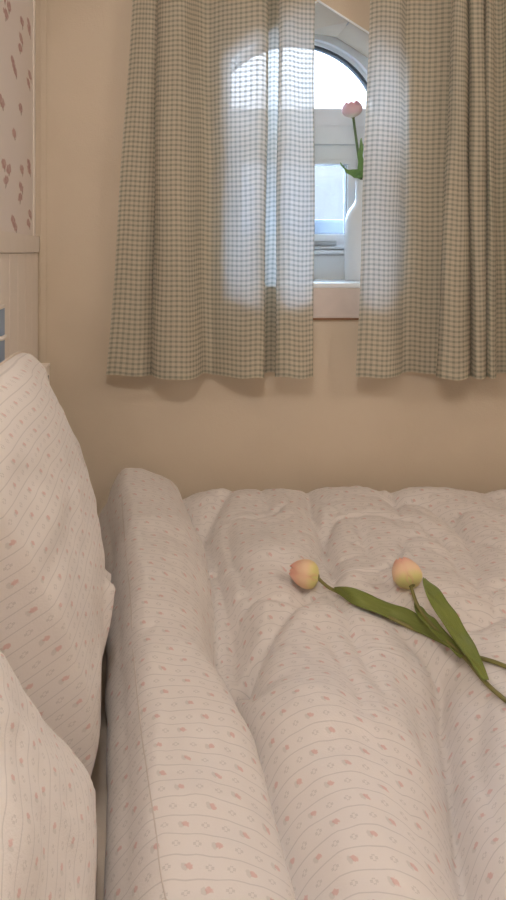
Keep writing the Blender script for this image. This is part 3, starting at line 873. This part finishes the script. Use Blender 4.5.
# -- vase and tulip on the sill
YV = 1.905
K = YV / F
vb = at(363, 281, YV); vb.z = zs
prof = [(0.0, 0.0), (.046, 0.0), (.0485, .003), (.0488, .02), (.0485, .10), (.047, .15), (.0455, .168), (.042, .182), (.034, .197), (.0255, .208), (.0210, .218), (.0198, .232), (.0195, .262), (.0205, .270), (.0195, .271), (.0165, .268), (.0160, .22), (.0, .20)]
V = []; Fc = []; NS = 48
pr = spline(prof[1:-1], 60)
for (r, z) in pr:
    for k in range(NS): V.append((r * math.cos(2 * math.pi * k / NS), r * math.sin(2 * math.pi * k / NS), max(z, 0)))
for i in range(len(pr) - 1):
    for k in range(NS): Fc.append((i * NS + k, i * NS + (k + 1) % NS, (i + 1) * NS + (k + 1) % NS, (i + 1) * NS + k))
Fc.append(tuple(range(NS - 1, -1, -1))); Fc.append(tuple((len(pr) - 1) * NS + k for k in range(NS)))
tag(raw('vase', V, Fc, M['ceramic'], None, recalc=True), 'tall white ceramic bottle vase standing on the window sill', 'vase').location = vb
tv = at(362, 184, YV)
tl = thing('tulip.001', 'pink tulip standing upright in the white vase at the window', 'tulip', (tv.x, YV, tv.z - 0.02))
of = tl.location.copy()
st = [at(362, 192, YV), at(361, 176, YV), at(358.5, 156, YV), at(355.5, 134, YV - .005), at(353.3, 117.0, YV - .008)]
tube('stem', [Vector(p) for p in spline(st, 30)], 0.0033, M['stem_fresh'], tl, off=of)
bloom(tl, at(353.0, 117.6, YV - .008), (-0.18, -0.18, 1), 0.044, 0.0245, M['petal_pink'], 1.22, 2.0, of)
leaf(tl, [at(361.5, 178, YV - .010), at(360.5, 170, YV - .020), at(360.3, 155, YV - .024), at(361.6, 138, YV - .02)], [.005, .0085, .0095, .007, .001], M['leaf_fresh'], None, .25, of, across=(1, 0.35, 0))
leaf(tl, [at(361, 178, YV - .010), at(358, 174.2, YV - .024), at(351.5, 173, YV - .040), at(345, 169.5, YV - .05), at(340.5, 162.5, YV - .055)], [.003, .012, .012, .006, .0025, .001], M['leaf_fresh'], None, .2, of, across=(0.35, 0.25, 1))

# ================================================================== LIGHT
def area(name, loc, size, power, col, target=None, spread=None):
    l = bpy.data.lights.new(name, 'AREA'); l.shape = 'DISK'; l.size = size; l.energy = power; l.color = col
    o = bpy.data.objects.new(name, l); COL.objects.link(o); o.location = loc
    if target is not None: o.rotation_euler = (Vector(target) - Vector(loc)).to_track_quat('-Z', 'Y').to_euler()
    return o
# the room's own ceiling lamp
lp = bpy.data.lights.new('ceiling_lamp', 'POINT'); lp.energy = 17.0; lp.color = (1.0, 0.95, 0.885); lp.shadow_soft_size = 0.07
lo = bpy.data.objects.new('ceiling_lamp', lp); COL.objects.link(lo); lo.location = (-0.02, 0.05, 2.02)
# added fill light, no fixture: lifts the left wall and far bed
lp = bpy.data.lights.new('fill_light', 'POINT'); lp.energy = 11.0; lp.color = (1.0, 0.93, 0.86); lp.shadow_soft_size = 0.15
lo = bpy.data.objects.new('fill_light', lp); COL.objects.link(lo); lo.location = (1.5, 0.30, 1.95)

sl = bpy.data.lights.new('veiled_daylight', 'SUN'); sl.energy = 23.0; sl.angle = math.radians(75); sl.color = (0.62, 0.80, 1.0)
so = bpy.data.objects.new('veiled_daylight', sl); COL.objects.link(so)
so.rotation_euler = Vector((-0.26, -0.80, -0.56)).to_track_quat('-Z', 'Y').to_euler()

w = bpy.data.worlds.new('overcast_sky'); sc.world = w; w.use_nodes = True
nt = w.node_tree; bg = nt.nodes['Background']
tc = nt.nodes.new('ShaderNodeTexCoord'); sx = nt.nodes.new('ShaderNodeSeparateXYZ'); nt.links.new(tc.outputs['Generated'], sx.inputs[0])
rp = nt.nodes.new('ShaderNodeValToRGB'); nt.links.new(sx.outputs[2], rp.inputs[0])
e = rp.color_ramp.elements
e[0].position = 0.0; e[0].color = (0.041, 0.0435, 0.0490, 1)
e[1].position = 1.0; e[1].color = (0.72, 0.86, 1.0, 1)
for p, c in ((0.09, (0.046, 0.0485, 0.054, 1)), (0.17, (0.085, 0.087, 0.09, 1)), (0.36, (0.40, 0.47, 0.54, 1)), (0.6, (0.65, 0.78, 0.92, 1))):
    x = e.new(p); x.color = c
nt.links.new(rp.outputs[0], bg.inputs[0]); bg.inputs[1].default_value = 16.0

vs = sc.view_settings
vs.view_transform = 'Standard'; vs.look = 'None'; vs.exposure = 0.0; vs.gamma = 1.0; vs.use_curve_mapping = False
